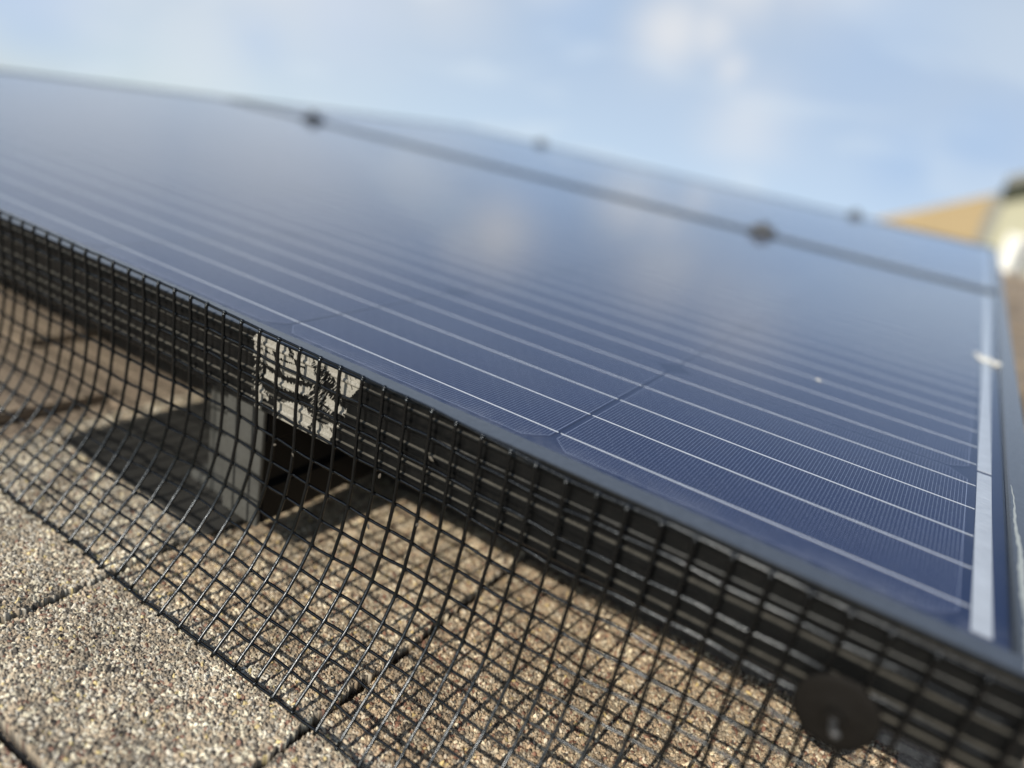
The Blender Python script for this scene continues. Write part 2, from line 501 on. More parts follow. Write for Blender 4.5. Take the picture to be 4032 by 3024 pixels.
def granules(name, x0, x1, y0, y1, zf, palette, step=0.33, g=1.3, rag=(0, 0), parent=None, seed=0, warmth=(1, 1, 1)):
    """a sheet of mineral granules: each granule is a tilted facet with its own colour"""
    rng = np.random.default_rng(100 + seed)
    nx = int((x1 - x0) / step) + 1
    ny = int((y1 - y0) / step) + 1
    X, Y = np.meshgrid(np.linspace(x0, x1, nx), np.linspace(y0, y1, ny))
    gx, gy = int((x1 - x0) / g) + 6, int((y1 - y0) / g) + 6
    sx = (np.arange(gx)[None, :] - 2 + rng.uniform(0, 1, (gy, gx))) * g + x0
    sy = (np.arange(gy)[:, None] - 2 + rng.uniform(0, 1, (gy, gx))) * g + y0
    rad = rng.uniform(0, 0.8, (gy, gx)) ** 1.5
    hgt = rng.uniform(0, 0.85, (gy, gx))
    tx = rng.normal(0, 0.5, (gy, gx))
    ty = rng.normal(0, 0.5, (gy, gx))
    an = rng.uniform(0, math.pi, (gy, gx))
    pal = np.array([p[1] for p in palette])
    pw = np.array([p[0] for p in palette], float)
    idx = rng.choice(len(palette), p=pw / pw.sum(), size=(gy, gx))
    big = 0.5 + 0.5 * np.sin(sx * 0.045 + seed) * np.sin(sy * 0.06 + 2 * seed) + 0.35 * np.sin(sx * 0.13 + sy * 0.09 + seed)
    pal_s = pal[idx] * np.where((sy > -60)[..., None], np.array(warmth), 1.0)
    cs = pal_s * (rng.uniform(0.75, 1.25, (gy, gx)) * np.clip(0.80 + 0.26 * big, 0.7, 1.15))[..., None]
    ix = np.clip(((X - x0) / g).astype(int) + 2, 1, gx - 2)
    iy = np.clip(((Y - y0) / g).astype(int) + 2, 1, gy - 2)
    b1 = np.full(X.shape, 1e9)
    b2 = np.full(X.shape, 1e9)
    bi = np.zeros(X.shape, int)
    for dy in (-1, 0, 1):
        for dx in (-1, 0, 1):
            jx, jy = ix + dx, iy + dy
            a = an[jy, jx]
            ux, uy = X - sx[jy, jx], Y - sy[jy, jx]
            ca, sa = np.cos(a), np.sin(a)
            e1, e2 = (ux * ca + uy * sa) * 0.75, (-ux * sa + uy * ca) * 1.25
            d = np.sqrt(e1 * e1 + e2 * e2) - rad[jy, jx]
            m1 = d < b1
            b2 = np.where(m1, b1, np.minimum(b2, d))
            bi = np.where(m1, jy * gx + jx, bi)
            b1 = np.where(m1, d, b1)
    F = lambda A: A.reshape(-1)[bi]
    edge = np.clip((b2 - b1) / 0.35, 0, 1)
    H = F(hgt) + F(tx) * (X - F(sx)) + F(ty) * (Y - F(sy))
    H = H * (0.35 + 0.65 * edge) - 0.7 * (1 - edge)
    H = np.clip(H, -0.9, 1.7)
    und = 0.5 * np.sin(X * 0.031 + 1.3 * seed) * np.cos(Y * 0.043 + seed) + 0.25 * np.sin(X * 0.11 + Y * 0.07)
    Z = zf(X, Y) + H + und
    # ragged torn side edges and a rounded drop at the rim
    wob = lambda T, s: 0.8 * np.sin(T * 0.21 + s) + 0.5 * np.sin(T * 0.83 + 2 * s) + 0.3 * np.sin(T * 2.3 + 3 * s)
    fx = (X - x0) / (x1 - x0)
    X2 = X + rag[0] * wob(Y, seed + 1) * np.clip(1 - fx * (x1 - x0) / 12, 0, 1) + rag[1] * wob(Y, seed + 5) * np.clip(1 - (1 - fx) * (x1 - x0) / 12, 0, 1)
    C = cs.reshape(-1, 3)[bi]
    C = C * (0.7 + 0.3 * edge)[..., None]
    # skirts: repeat the rim lower down so that the sheet has thickness
    def wrap(A, z=None):
        A = np.concatenate([A[:, :1], A, A[:, -1:]], 1)
        A = np.concatenate([A[:1], A, A[-1:]], 0)
        return A
    Zw = wrap(Z)
    Xw = wrap(X2)
    Yw = wrap(Y)
    Cw = wrap(C)
    low = 6.5
    Zw[0, :] -= low
    Zw[-1, :] -= low
    Zw[1:-1, 0] -= low
    Zw[1:-1, -1] -= low
    Cw[0, :] = Cw[-1, :] = Cw[:, 0] = Cw[:, -1] = (0.03, 0.027, 0.025)
    hh, ww = Zw.shape
    V = np.stack([Xw, Yw, Zw], -1).reshape(-1, 3)
    V = (V - BASE[parent]) * MM
    k = np.arange(hh * ww).reshape(hh, ww)
    Fq = np.stack([k[:-1, :-1], k[:-1, 1:], k[1:, 1:], k[1:, :-1]], -1).reshape(-1, 4)
    me = bpy.data.meshes.new(name)
    me.vertices.add(len(V))
    me.vertices.foreach_set('co', V.astype(np.float32).ravel())
    me.loops.add(Fq.size)
    me.loops.foreach_set('vertex_index', Fq.astype(np.int32).ravel())
    me.polygons.add(len(Fq))
    me.polygons.foreach_set('loop_start', np.arange(0, Fq.size, 4, dtype=np.int32))
    me.update(calc_edges=True)
    ca_ = me.color_attributes.new('granule', 'FLOAT_COLOR', 'POINT')
    cc = np.concatenate([Cw.reshape(-1, 3), np.ones((hh * ww, 1))], 1)
    ca_.data.foreach_set('color', np.clip(cc, 0.01, 0.9).astype(np.float32).ravel())
    me.materials.append(MAT['shingle'])
    o = bpy.data.objects.new(name, me)
    COL.objects.link(o)
    o.parent = parent
    return o


CREAM, TAN, GB, LG, DK, MR, YE = (.76, .70, .54), (.45, .37, .27), (.30, .265, .21), (.60, .56, .47), (.09, .08, .07), (.23, .13, .095), (.66, .54, .27)
pal_left = [(14, CREAM), (26, TAN), (30, GB), (18, LG), (6, DK), (2, MR), (2, YE)]
pal_mid = [(13, CREAM), (30, TAN), (28, GB), (14, LG), (8, DK), (5, MR), (2, YE)]
pal_right = [(9, CREAM), (36, TAN), (24, GB), (8, LG), (9, DK), (8, MR), (1, YE)]
pal_low = [(10, CREAM), (28, TAN), (26, GB), (8, LG), (12, DK), (14, MR), (5, YE)]

mb = MB()
# the rest of the roof, course by course, with a shallow step at every butt edge
y = BUTT
courses = []
yy = BUTT
while yy > RY0:
    courses.append((yy - 203, yy))
    yy -= 203
yy = BUTT
while yy < RY1:
    courses.append((yy, yy + 203))
    yy += 203
rr = random.Random(5)
for (a, b) in courses:
    x = RX0
    while x < RX1:
        wdt = rr.choice([140, 180, 230, 300, 160])
        x1 = min(x + wdt, RX1)
        lift = rr.choice([0, 0, 2.0, 3.0])
        zb = ZR - 3.2 + lift
        if b > NY0 and a < NY1 and x1 > NX0 and x < NX1:
            zb = ZR - 9.5          # lies below the modelled tabs
        mb.add([(x, a, zb), (x1 - 4, a, zb), (x1 - 4, b + 4, zb - 5), (x, b + 4, zb - 5), (x, a, zb - 7), (x1 - 4, a, zb - 7), (x1 - 4, b + 4, zb - 12), (x, b + 4, zb - 12)],
               [(0, 1, 2, 3), (0, 4, 5, 1), (1, 5, 6, 2), (3, 7, 4, 0)])
        x = x1
mb.box(RX0, RX1, RY0, RY1, ZR - 40, ZR - 14)
roof = mb.build('roof', MAT['shingle_far'], house)

lift = 0.0
granules('shingle_tab', NX0, S1, BUTT, NY1, lambda X, Y: ZR + 2.4 + 0 * X, pal_left, rag=(0, 1.0), parent=roof, seed=1)
granules('shingle_tab', S1 + 1.5, S2, BUTT, NY1, lambda X, Y: ZR - 0.4 + 0 * X, pal_mid, rag=(.5, 1.0), parent=roof, seed=2, warmth=(.93, .87, .80))
granules('shingle_tab', S2 + 2.5, NX1, BUTT, NY1, lambda X, Y: ZR - 3.2 + 0 * X, pal_right, rag=(.5, 0), parent=roof, seed=3, warmth=(.93, .86, .78))
granules('shingle_tab', NX0, NX1, BUTT - 60, BUTT - 2.5, lambda X, Y: ZR - 6.5 + 0 * X, pal_low, step=0.45, parent=roof, seed=4)
# walls and eave board of the house (seen only from other positions)
wm = simple('house_stucco', (0.55, 0.48, 0.38), 0.85, 0, 0.3, 0.1, 3.0)
mb = MB()
mb.add([(RX0 + 300, RY0 + 300, ZR - 40), (RX1 - 300, RY0 + 300, ZR - 40), (RX1 - 300, RY1 - 20, ZR - 40), (RX0 + 300, RY1 - 20, ZR - 40)], [(0, 1, 2, 3)])
ce, se = math.cos(PITCH), math.sin(PITCH)
def drop(p):
    # the point straight below p at ground level, roof frame
    pw_ = M3 @ Vector(p)
    pw_.z = GROUND_Z * 1000
    return tuple(M3.inverted() @ pw_)
top4 = mb.v[:]
bot4 = [drop(p) for p in top4]
mb = MB()
mb.add(top4 + bot4, [(0, 1, 5, 4), (1, 2, 6, 5), (2, 3, 7, 6), (3, 0, 4, 7)])
mb.build('wall', wm, house)
MB().box(RX0, RX1, RY0 - 22, RY0 - 1, ZR - 170, ZR - 13).build('fascia', simple('fascia_paint', (0.4, 0.33, 0.25), 0.6), house)
MB().tube([(RX0, RY1 + 5, ZR - 12), (RX1, RY1 + 5, ZR - 12)], 22, 10).build('ridge_cap', MAT['shingle_far'], house)


# ------------------------------------------------------------------ solar panels
PX0, PX1 = -1456.0, 184.0
PD = 992.0
LIP = 12.0
PROFILE = [(0.9, 4.0), (0.25, 3.75), (0.0, 3.1),
           (0.0, 1.0), (-0.8, 0.7), (-1.0, 0.1), (-0.8, -0.5), (0.0, -0.8),
           (0.35, -1.4), (0.35, -7.6), (0.0, -8.0), (0.0, -10.0), (0.35, -10.4), (0.35, -15.0),
           (-0.7, -15.5), (-0.9, -16.1), (-0.7, -16.7), (0.0, -17.0), (0.0, -19.5), (0.4, -19.9), (0.4, -23.5),
           (-0.75, -24.0), (-0.95, -24.7), (-0.75, -25.4), (0.3, -25.8), (0.3, -29.6), (-0.6, -30.1), (-0.6, -31.1), (0.2, -31.5),
           (0.0, -34.2), (0.8, -35.0),
           (28.0, -35.0), (28.0, -33.3), (1.9, -33.3), (1.9, -6.5), (LIP, -6.5), (LIP, 2.5), (LIP - 0.8, 3.5), (LIP - 1.5, 3.9)]


def frame_mesh(x0, x1, y0, y1):
    vs, fs = [], []
    n = len(PROFILE)
    for (cx, cy, sx_, sy_) in ((x0, y0, 1, 1), (x1, y0, -1, 1), (x1, y1, -1, -1), (x0, y1, 1, -1)):
        for (i, z) in PROFILE:
            vs.append((cx + sx_ * i, cy + sy_ * i, z))
    for c in range(4):
        c2 = (c + 1) % 4
        for k in range(n):
            k2 = (k + 1) % n
            fs.append((c * n + k, c2 * n + k, c2 * n + k2, c * n + k2))
    return vs, fs


def cell_mesh():
    h, c = HC, CH
    poly = []
    # slightly rounded cut corners
    for (sx_, sy_, flip) in ((1, 1, 0), (-1, 1, 1), (-1, -1, 0), (1, -1, 1)):
        a = [(h, h - c), (h - c * 0.42, h - c * 0.42), (h - c, h)]
        if flip:
            a = a[::-1]
        poly += [(sx_ * q[0], sy_ * q[1]) for q in a]
    n = len(poly)
    vs = [(p[0], p[1], 0.0) for p in poly] + [(p[0], p[1], -0.25) for p in poly]
    fs = [tuple(range(n))] + [(i, n + i, n + (i + 1) % n, (i + 1) % n) for i in range(n)]
    me = bpy.data.meshes.new('solar_cell')
    me.from_pydata([tuple(x * MM for x in v) for v in vs], [], fs)
    me.materials.append(MAT['cell'])
    me.update()
    return me


def busbar_mesh(ext_r=0.0, ext_l=0.0):
    mb = MB()
    for i in range(5):
        yb = -2 * 31.35 + i * 31.35
        w_ = 0.36
        mb.box(-78.75 - ext_l, 78.75 + ext_r, yb - w_, yb + w_, 0.02, 0.17)
    me = bpy.data.meshes.new('busbar_grid')
    me.from_pydata([tuple(x * MM for x in v) for v in mb.v], [], mb.f)
    me.materials.append(MAT['busbar'])
    me.update()
    return me


CELL_ME, BB_ME, BB_R, BB_L = cell_mesh(), busbar_mesh(), busbar_mesh(2.2, 0), busbar_mesh(0, 2.2)


def make_panel(y0, label, near):
    root = thing('solar_panel', (PX0, y0, -35), label, 'solar panel', 'solar panels lying on the shingle roof')
    vs, fs = frame_mesh(PX0, PX1, y0, y0 + PD)
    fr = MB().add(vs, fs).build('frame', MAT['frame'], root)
    ins = LIP + 0.05
    mesh_obj('glass', [(PX0 + ins, y0 + ins, 2.0), (PX1 - ins, y0 + ins, 2.0), (PX1 - ins, y0 + PD - ins, 2.0), (PX0 + ins, y0 + PD - ins, 2.0)], [(0, 1, 2, 3)], MAT['glass'], root)
    MB().box(PX0 + ins, PX1 - ins, y0 + ins, y0 + PD - ins, -3.0, -0.3).build('backsheet', MAT['backsheet'], root)
    b = BASE[root]
    for r in range(6):
        for c in range(10):
            cx = PCELL / 2 - c * PCELL
            cy = y0 + 20 + PCELL / 2 + r * PCELL - 0.35
            ce_ = bpy.data.objects.new('solar_cell', CELL_ME)
            COL.objects.link(ce_)
            ce_.parent = root
            ce_.location = ((cx - b[0]) * MM, (cy - b[1]) * MM, (0 - b[2]) * MM)
            bb = bpy.data.objects.new('busbar_grid', BB_R if c == 0 else (BB_L if c == 9 else BB_ME))
            COL.objects.link(bb)
            bb.parent = ce_
    for side in (0, 1):
        xa = PCELL + 2.0 if side == 0 else PX0 + (PX1 - PCELL - 8.2)
        rows = [(0.5, 163.0), (166.8, 474.6), (478.4, 791.5), (795.5, 951)] if side == 0 else [(0.5, 315), (319, 633), (637, 951)]
        for (a, c_) in rows:
            MB().box(xa, xa + 6.3, y0 + 20 + a, y0 + 20 + c_, 0.0, 0.25).build('bus_ribbon', MAT['silver'], root)
    return root, fr


panel, pframe = make_panel(-20.0, 'nearest solar panel with sharp dark blue cells, its black frame edged by wire mesh', True)
panel2, _ = make_panel(990.0, 'far solar panel, the blurred one beyond the dark clamped seam', False)

# grey-white bead of old sealant along the right lip of the near frame
mb = MB()
pts, rad = [], []
yq = -16.0
while yq < 150:
    pts.append((176.2 - 0.014 * yq + 0.30 * math.sin(yq * 0.11) + 0.12 * math.sin(yq * 0.53), yq, 3.95))
    r0 = np.interp(yq, [-16, 10, 60, 90, 120, 150], [1.7, 1.4, 1.0, 0.7, 0.4, 0.15])
    rad.append(r0 * (1 + 0.12 * math.sin(yq * 0.23 + 1) + 0.10 * math.sin(yq * 0.81)))
    yq += 1.2
mb.tube(pts, rad, 10)
mb.v = [(x, y_, 3.9 + (z - 3.9) * 0.18) for (x, y_, z) in mb.v]
mb.build('sealant_bead', MAT['sealant'], panel, smooth=True)


# torn white paper label on the front face of the frame
def face_y(z):
    best = 0.0
    pr_ = [p for p in PROFILE[:31]]
    for (a, za), (b, zb) in zip(pr_[:-1], pr_[1:]):
        if zb <= z <= za:
            f = (za - z) / (za - zb + 1e-9)
            return -20 + a + (b - a) * f
    return -20.0


def vnoise(x, y, s):
    def h(i, j):
        v = np.sin(i * 127.1 + j * 311.7 + s * 74.7) * 43758.5453
        return v - np.floor(v)
    i, j = np.floor(x), np.floor(y)
    fx, fy = x - i, y - j
    fx, fy = fx * fx * (3 - 2 * fx), fy * fy * (3 - 2 * fy)
    return (h(i, j) * (1 - fx) + h(i + 1, j) * fx) * (1 - fy) + (h(i, j + 1) * (1 - fx) + h(i + 1, j + 1) * fx) * fy


st = 0.22
LX = np.arange(-151.0, -77.0, st)
LZ = np.arange(-34.8, 3.2, st)
GX, GZ = np.meshgrid(LX, LZ)
fine = vnoise(GX * 0.9, GZ * 3.2, 1) - 0.5
mid = vnoise(GX * 0.22, GZ * 0.3, 2) - 0.5
sl = vnoise(GX * 2.3 + GZ * 1.3, GZ * 0.22, 3) - 0.5
blob = vnoise(GX * 0.45, GZ * 0.7, 5) - 0.5
j = 0.9 * mid + 1.9 * sl + 0.7 * fine + 0.5 * blob
bandA = (GZ > -9.2 + j + 2.0 * np.sin(GX * 0.11)) & (GX > -149.5 + 3 * sl) & (GX < -79.5 - (3.2 - GZ) * 0.75 + fine)
holeA = ((GX > -112) & (GX < -93) & (GZ < 1.5 + j * 1.4) & (GZ > -12) & ((GX + 102) ** 2 / 90 + (GZ + 4 + 0.4 * (GX + 102)) ** 2 / 26 < 1 + j * 0.35)) | \
        ((np.abs(GX + 138 + 1.2 * GZ * 0.5) < 1.6 + j * 0.7) & (GZ < -2)) | ((np.abs(GX + 124 + GZ * 0.8) < 1.0 + j * 0.8))
bandB = (np.abs(GZ + 14.5 - 1.4 * np.sin(GX * 0.16) - 0.02 * (GX + 115)) < 1.9 + j * 0.7) & (GX > -141) & (GX < -88.5 + fine * 2)
holeB = (GX > -112) & (GX < -101) & (j < 1.0)
bandC = (GZ < -23.8 + j * 0.9 + 1.6 * np.sin(GX * 0.2)) & (GX > -147 + 2 * fine) & (GX < -91.5 + (GZ + 22) * 0.45 + fine)
holeC = ((GX > -142) & (GX < -134) & (GZ < -28 + j)) | ((np.abs(GX + 136) < 2.0 + j * 0.8) & (j < .6)) | (np.abs(GX + 106 - 0.4 * (GZ + 24)) < 0.9 + 0.8 * j)
scr = (vnoise(GX * 2.6 + GZ * 1.5, GZ * 0.3, 7) > 0.74) & (vnoise(GX * 0.16, GZ * 0.25, 8) > 0.5)
holeA = holeA | scr
holeC = holeC | (scr & (vnoise(GX * 0.2, GZ * 0.3, 9) > 0.5))
hair = (vnoise(GX * 2.2 - GZ * 1.6, GZ * 0.5, 11) > 0.72) & (((GX > -150.5) & (GX < -143) & (GZ > -30)) | ((GX > -112) & (GX < -92) & (GZ > -22)))
holeA = holeA | ((np.abs(GZ + 3.9 - 0.5 * np.sin(GX * 0.2)) < 0.5 + 0.5 * j) & (GX < -116))
keep = hair | (bandA & ~holeA) | (bandB & ~holeB) | (bandC & ~holeC)
FY = np.array([face_y(z) for z in LZ]) - 0.12
vid = -np.ones(GX.shape, int)
lv, lf = [], []


def gv(a, b):
    if vid[a, b] < 0:
        vid[a, b] = len(lv)
        lv.append((LX[b], FY[a] - 0.05 * float(mid[a, b]), LZ[a]))
    return int(vid[a, b])


for a in range(len(LZ) - 1):
    for b in range(len(LX) - 1):
        if keep[a, b]:
            lf.append((gv(a, b), gv(a, b + 1), gv(a + 1, b + 1), gv(a + 1, b)))


def label_mat():
    m, t = new_mat('torn_paper')
    tcn = t.n('ShaderNodeTexCoord')
    n1 = t.n('ShaderNodeTexNoise', ins={'Vector': tcn.outputs['Object'], 'Scale': 900.0, 'Detail': 5.0, 'Roughness': 0.7})
    n2 = t.n('ShaderNodeTexNoise', ins={'Vector': tcn.outputs['Object'], 'Scale': 150.0, 'Detail': 3.0})
    c = t.ramp(n1.outputs[0], [(0.3, (0.15, 0.145, 0.125)), (0.66, (0.38, 0.365, 0.325))])
    c = t.mix(t.m('MULTIPLY', n2.outputs[0], 0.5), c, (0.34, 0.32, 0.27))
    p = t.n('ShaderNodeBsdfPrincipled', ins={'Base Color': c, 'Roughness': 0.8})
    b = t.n('ShaderNodeBump', ins={'Height': n1.outputs[0], 'Strength': 0.5, 'Distance': 0.0003})
    t.link(b.outputs[0], p.inputs['Normal'])
    t.n('ShaderNodeOutputMaterial', ins={'Surface': p.outputs[0]})
    return m


lab = mesh_obj('torn_label', lv, lf, label_mat(), panel)
md = lab.modifiers.new('thick', 'SOLIDIFY')
md.thickness = 0.12 * MM
md.offset = 0.0
tag(lab, 'torn remains of a white paper label')

# ------------------------------------------------------------------ critter guard: welded wire mesh
WP = 12.8
NODES = [(-23.7, 7.5), (-23.3, -5.4), (-23.2, -18.2), (-22.9, -31.0), (-22.9, -43.9), (-24.2, -56.7), (-26.6, -69.2), (-30.6, -81.2),
         (-37.2, -92.0), (-45.0, -102.0), (-54.0, -110.8), (-62.9, -119.8), (-71.6, -128.6)]
ZT_X = [-1500, -400, -180, -140, -40, 27, 65, 165, 300]
ZT_Y = [9.0, 9.0, 8.8, 7.4, 6.2, 2.2, 3.0, 0.9, 0.9]


def mesh_pt(x, k):
    """point of the sheet at column x and row coordinate k (0 top .. 12 bottom)"""
    kk = min(max(k, 0.0), 12.0)
    # smooth interpolation through the measured nodes
    i = min(int(kk), 11)
    f = kk - i
    P = [np.array(NODES[min(max(q, 0), 12)], float) for q in (i - 1, i, i + 1, i + 2)]
    p = 0.5 * ((2 * P[1]) + (-P[0] + P[2]) * f + (2 * P[0] - 5 * P[1] + 4 * P[2] - P[3]) * f * f + (-P[0] + 3 * P[1] - 3 * P[2] + P[3]) * f ** 3)
    if k > 12:
        p = p + (np.array(NODES[12]) - np.array(NODES[11])) * (k - 12)
    zt = np.interp(x, ZT_X, ZT_Y) - 7.5
    bl = max(0.0, 1 - kk / 12)
    bl2 = max(0.0, math.sin(math.pi * min(1, kk / 12)))
    yv = p[0] - bl2 * (2.2 * math.sin(x * 0.019 + 1.0) + 1.2 * math.sin(x * 0.047)) * (kk / 8 if kk < 8 else 1)
    zv = p[1] + zt * bl + bl2 * 0.9 * math.sin(x * 0.023)
    if x < -188 and kk > 9:
        zv += 2.6 * (kk - 9) / 3 * min(1, (-188 - x) / 15)
    if x > -45 and kk > 9:
        zv -= 2.2 * (kk - 9) / 3 * min(1, (x + 45) / 30)
    return np.array([x, yv, zv])


def mesh_nrm(x, k):
    a = mesh_pt(x, k - 0.2)
    b = mesh_pt(x, k + 0.2)
    t = b - a
    t /= np.linalg.norm(t)
    n = np.cross(t, (1, 0, 0))
    n /= np.linalg.norm(n)
    return n if n[1] < 0 or n[2] > 0 else -n


mb = MB()
cols = []
c0 = -141.8
k = -103
xs_cols = [c0 + WP * i for i in range(-103, 26)]
rw = random.Random(3)
XW = {}
for x in xs_cols:
    xj = x + rw.uniform(-0.7, 0.7)
    lean = rw.uniform(-0.02, 0.02)
    XW[x] = (xj, lean)
    near = -420 < x < 200
    stepk = 0.25 if near else 0.5
    pts = []
    kq = -0.10
    kend = 12.14 + rw.uniform(-0.03, 0.08)
    while kq < kend:
        xx = xj + lean * kq * WP * 0.3 + 0.25 * math.sin(kq * 1.1 + x)
        p = mesh_pt(xx, kq)
        # a hair of ripple at every weld
        rip = 0.12 * math.cos(2 * math.pi * kq)
        pts.append(p + mesh_nrm(xx, max(0.2, kq)) * (0.62 - rip))
        kq += stepk
    mb.tube(pts, 0.86 if near else 0.8, 8 if near else 5)
    if near:
        for kn in range(0, 13):
            xx = xj + lean * kn * WP * 0.3 + 0.25 * math.sin(kn * 1.1 + x)
            p = mesh_pt(xx, kn) + mesh_nrm(xx, max(0.2, kn)) * 0.1
            mb.ball(p, 1.28, 7, 5)
for kn in range(13):
    pts = []
    xq = c0 - 103 * WP - 2
    while xq < 179:
        kk = kn + 0.005 * math.sin(xq * 0.49 + kn) + 0.022 * math.sin(xq * 0.061 + 2 * kn) + 0.02 * math.sin(xq * 0.17 + 5 * kn)
        p = mesh_pt(xq, max(0, kk))
        pts.append(p - mesh_nrm(xq, max(0.2, kn)) * 0.62)
        xq += 3.2 if xq > -420 else 12.8
    mb.tube(pts, 0.74, 8)
wire = mb.build('wire_mesh', MAT['wire'], base=(0, -71, ZR), smooth=True)
tag(wire, 'black plastic-coated wire mesh hanging from the panel frame down onto the shingles', 'wire mesh')

# ------------------------------------------------------------------ mesh clip: round washer on a hook rod
cl_ = thing('mesh_clip', (134.5, -26, -32), 'dark round clip with a protruding rod pressed against the wire mesh', 'clip')
cx, cy, cz = 134.0, -26.6, -33.0
Rw = 13.4
mb = MB()
prof = [(0, 0.7), (3.2, 0.7), (4.2, 0.3), (9.5, 0.1), (12.2, -0.2), (Rw, -0.7), (Rw + 0.05, -1.3), (Rw - 0.8, -1.5), (9, -0.7), (0, 0.2)]
seg = 40
vs, fs = [], []
for (r_, h_) in prof:
    for q in range(seg):
        a = 2 * math.pi * q / seg
        vs.append((cx + max(r_, .01) * math.cos(a), cy - h_, cz + max(r_, .01) * math.sin(a)))
for i in range(len(prof) - 1):
    for q in range(seg):
        q2 = (q + 1) % seg
        fs.append((i * seg + q, i * seg + q2, (i + 1) * seg + q2, (i + 1) * seg + q))
mb.add(vs, fs).build('washer', MAT['washer'], cl_, smooth=True)
mb = MB()
mb.tube([(cx, cy + 4, cz), (cx, cy - 4, cz), (cx + .6, cy - 10, cz + .6), (cx + 1.6, cy - 13.0, cz + 2.4)], 1.25, 12)
mb.build('hook_rod', MAT['darkrod'], cl_, smooth=True)
mb = MB()
mb.prism([(cx + 3.6 * math.cos(math.pi * q / 3), cz + 3.6 * math.sin(math.pi * q / 3)) for q in range(6)], 1, cy - 4.2, cy - 1.5)
mb.build('push_nut', MAT['washer'], cl_, bevel=0.4)

# ------------------------------------------------------------------ rails, foot, flashing, clamps
RAILX = [(-174.0, -147.0), (-1170.0, -1142.0)]
for i, (xa, xb) in enumerate(RAILX):
    lab_ = ['black mounting rail under the near panel beside the torn label, ending in a grey cap',
            'black mounting rail under the left end of the panels'][i]
    r_ = thing('mounting_rail', (xa, -13, -98), lab_, 'mounting rail', 'mounting rails under the solar panels')
    ym, w2 = 0, (xb - xa)
    poly = [(xa, -106), (xb, -106), (xb, -86), (xb - 3, -83), (xb - 3, -60), (xb, -57), (xb, -36.2), (xb - 11, -36.2), (xb - 11, -46), (xa + 11, -46), (xa + 11, -36.2), (xa, -36.2), (xa, -57), (xa + 3, -60), (xa + 3, -83), (xa, -86)]
    MB().prism(poly, 1, -10.0, 1990.0).build('rail_body', MAT['rail'], r_)
    MB().box(xa - 1, xb - 0.5, -13.5, -10.4, -108, -36.8).build('end_cap', MAT['alu_gray'], r_, bevel=1.0)
    for q, yf in enumerate((36.0, 1240.0)):
        f_ = thing('standoff_mount', (xa - 12, yf, ZR), ['grey aluminium mount bolted to the %s rail near its front end', 'grey aluminium mount on the %s rail halfway up the roof'][q] % ('right-hand' if i == 0 else 'left-hand'), 'roof foot', 'feet carrying the rails')
        mb = MB()
        mb.prism([(xa - 62, ZR + 5), (xa - 62, ZR + 11), (xa - 46, ZR + 11), (xa - 46, -54), (xa - 18, -54), (xa - 18, ZR + 5)], 1, yf - 24, yf - 4)
        mb.prism([(xa - 17.9, -54), (xa - 0.6, -54), (xa - 0.6, -74), (xa - 17.9, -74)], 1, yf - 22, yf - 6)
        mb.build('bracket', MAT['alu_gray'], f_, bevel=1.2)
        MB().prism([(xa - 52 + 5 * math.cos(math.pi * t / 3), yf + 5 * math.sin(math.pi * t / 3)) for t in range(6)], 2, ZR + 11.1, ZR + 17).build('bolt', MAT['steel'], f_, bevel=.6)
        fl = MB().box(xa - 152, xa - 6, yf - 54, yf + 190, ZR + 3.1, ZR + 4.7).build('roof_flashing', MAT['flash'], base=(xa - 80, yf, ZR + 3), bevel=0.5)
        tag(fl, ['dark metal flashing plate on the shingles under the front %s mount', 'dark metal flashing plate under the %s mount halfway up the roof'][q] % ('right-hand' if i == 0 else 'left-hand'), 'flashing', 'flashing plates under the feet')

for (xc, where) in ((-158.0, 'right'), (-1154.0, 'left')):
    for (yc, kind) in ((981.0, 'mid'), (1985.0, 'end')):
        lab_ = '%s black clamp on the %s' % (where, {'mid': 'seam between the two panels', 'end': 'far edge of the far panel'}[kind])
        c_ = thing('panel_clamp', (xc, yc, 4), lab_, 'clamp', 'clamps holding the panels')
        mb = MB()
        if kind == 'mid':
            mb.prism([(yc - 20, 4.1), (yc + 22, 4.1), (yc + 22, 8.5), (yc + 8, 9.0), (yc + 8, 14.0), (yc - 7, 14.0), (yc - 7, 9.0), (yc - 20, 8.5)], 0, xc - 17, xc + 17)
        else:
            mb.prism([(yc - 14, 4.1), (yc - 2.7, 4.1), (yc - 2.7, -36), (yc + 12, -36), (yc + 12, 12.0), (yc - 6, 12.0), (yc - 6, 8.5), (yc - 14, 8.5)], 0, xc - 17, xc + 17)
        mb.build('clamp_body', MAT['clamp'], c_, bevel=1.0)
        MB().prism([(xc + 7 * math.cos(math.pi * t / 3), yc + (1 if kind == 'mid' else 4) + 7 * math.sin(math.pi * t / 3)) for t in range(6)], 2, 14.1 if kind == 'mid' else 12.1, 20 if kind == 'mid' else 18).build('bolt', MAT['clamp'], c_, bevel=.5)

# ------------------------------------------------------------------ small debris
bd = MB().ball((162.5, 460, 2.1), 5.2, 14, 6, (1.3, 2.0, 0.22)).ball((170.0, 448, 3.2), 3.6, 12, 6, (1.2, 1.7, 0.4)).ball((156.0, 472, 2.1), 2.4, 10, 6, (1.1, 1.5, 0.25)).build('bird_dropping', MAT['poop'], base=(162.5, 460, 2), smooth=True)
tag(bd, 'chalky white bird dropping at the right edge of the nearest panel', 'bird dropping')
bd = MB().ball((69.5, 230, 2.1), 1.3, 12, 6, (1.2, 1.5, 0.25)).ball((71.5, 227, 2.1), 0.7, 10, 6, (1.0, 1.3, 0.25)).build('dirt_spot', MAT['poop'], base=(69.5, 230, 2), smooth=True)
tag(bd, 'small pale dirt speck on the nearest panel, left of the bird dropping', 'dirt speck')


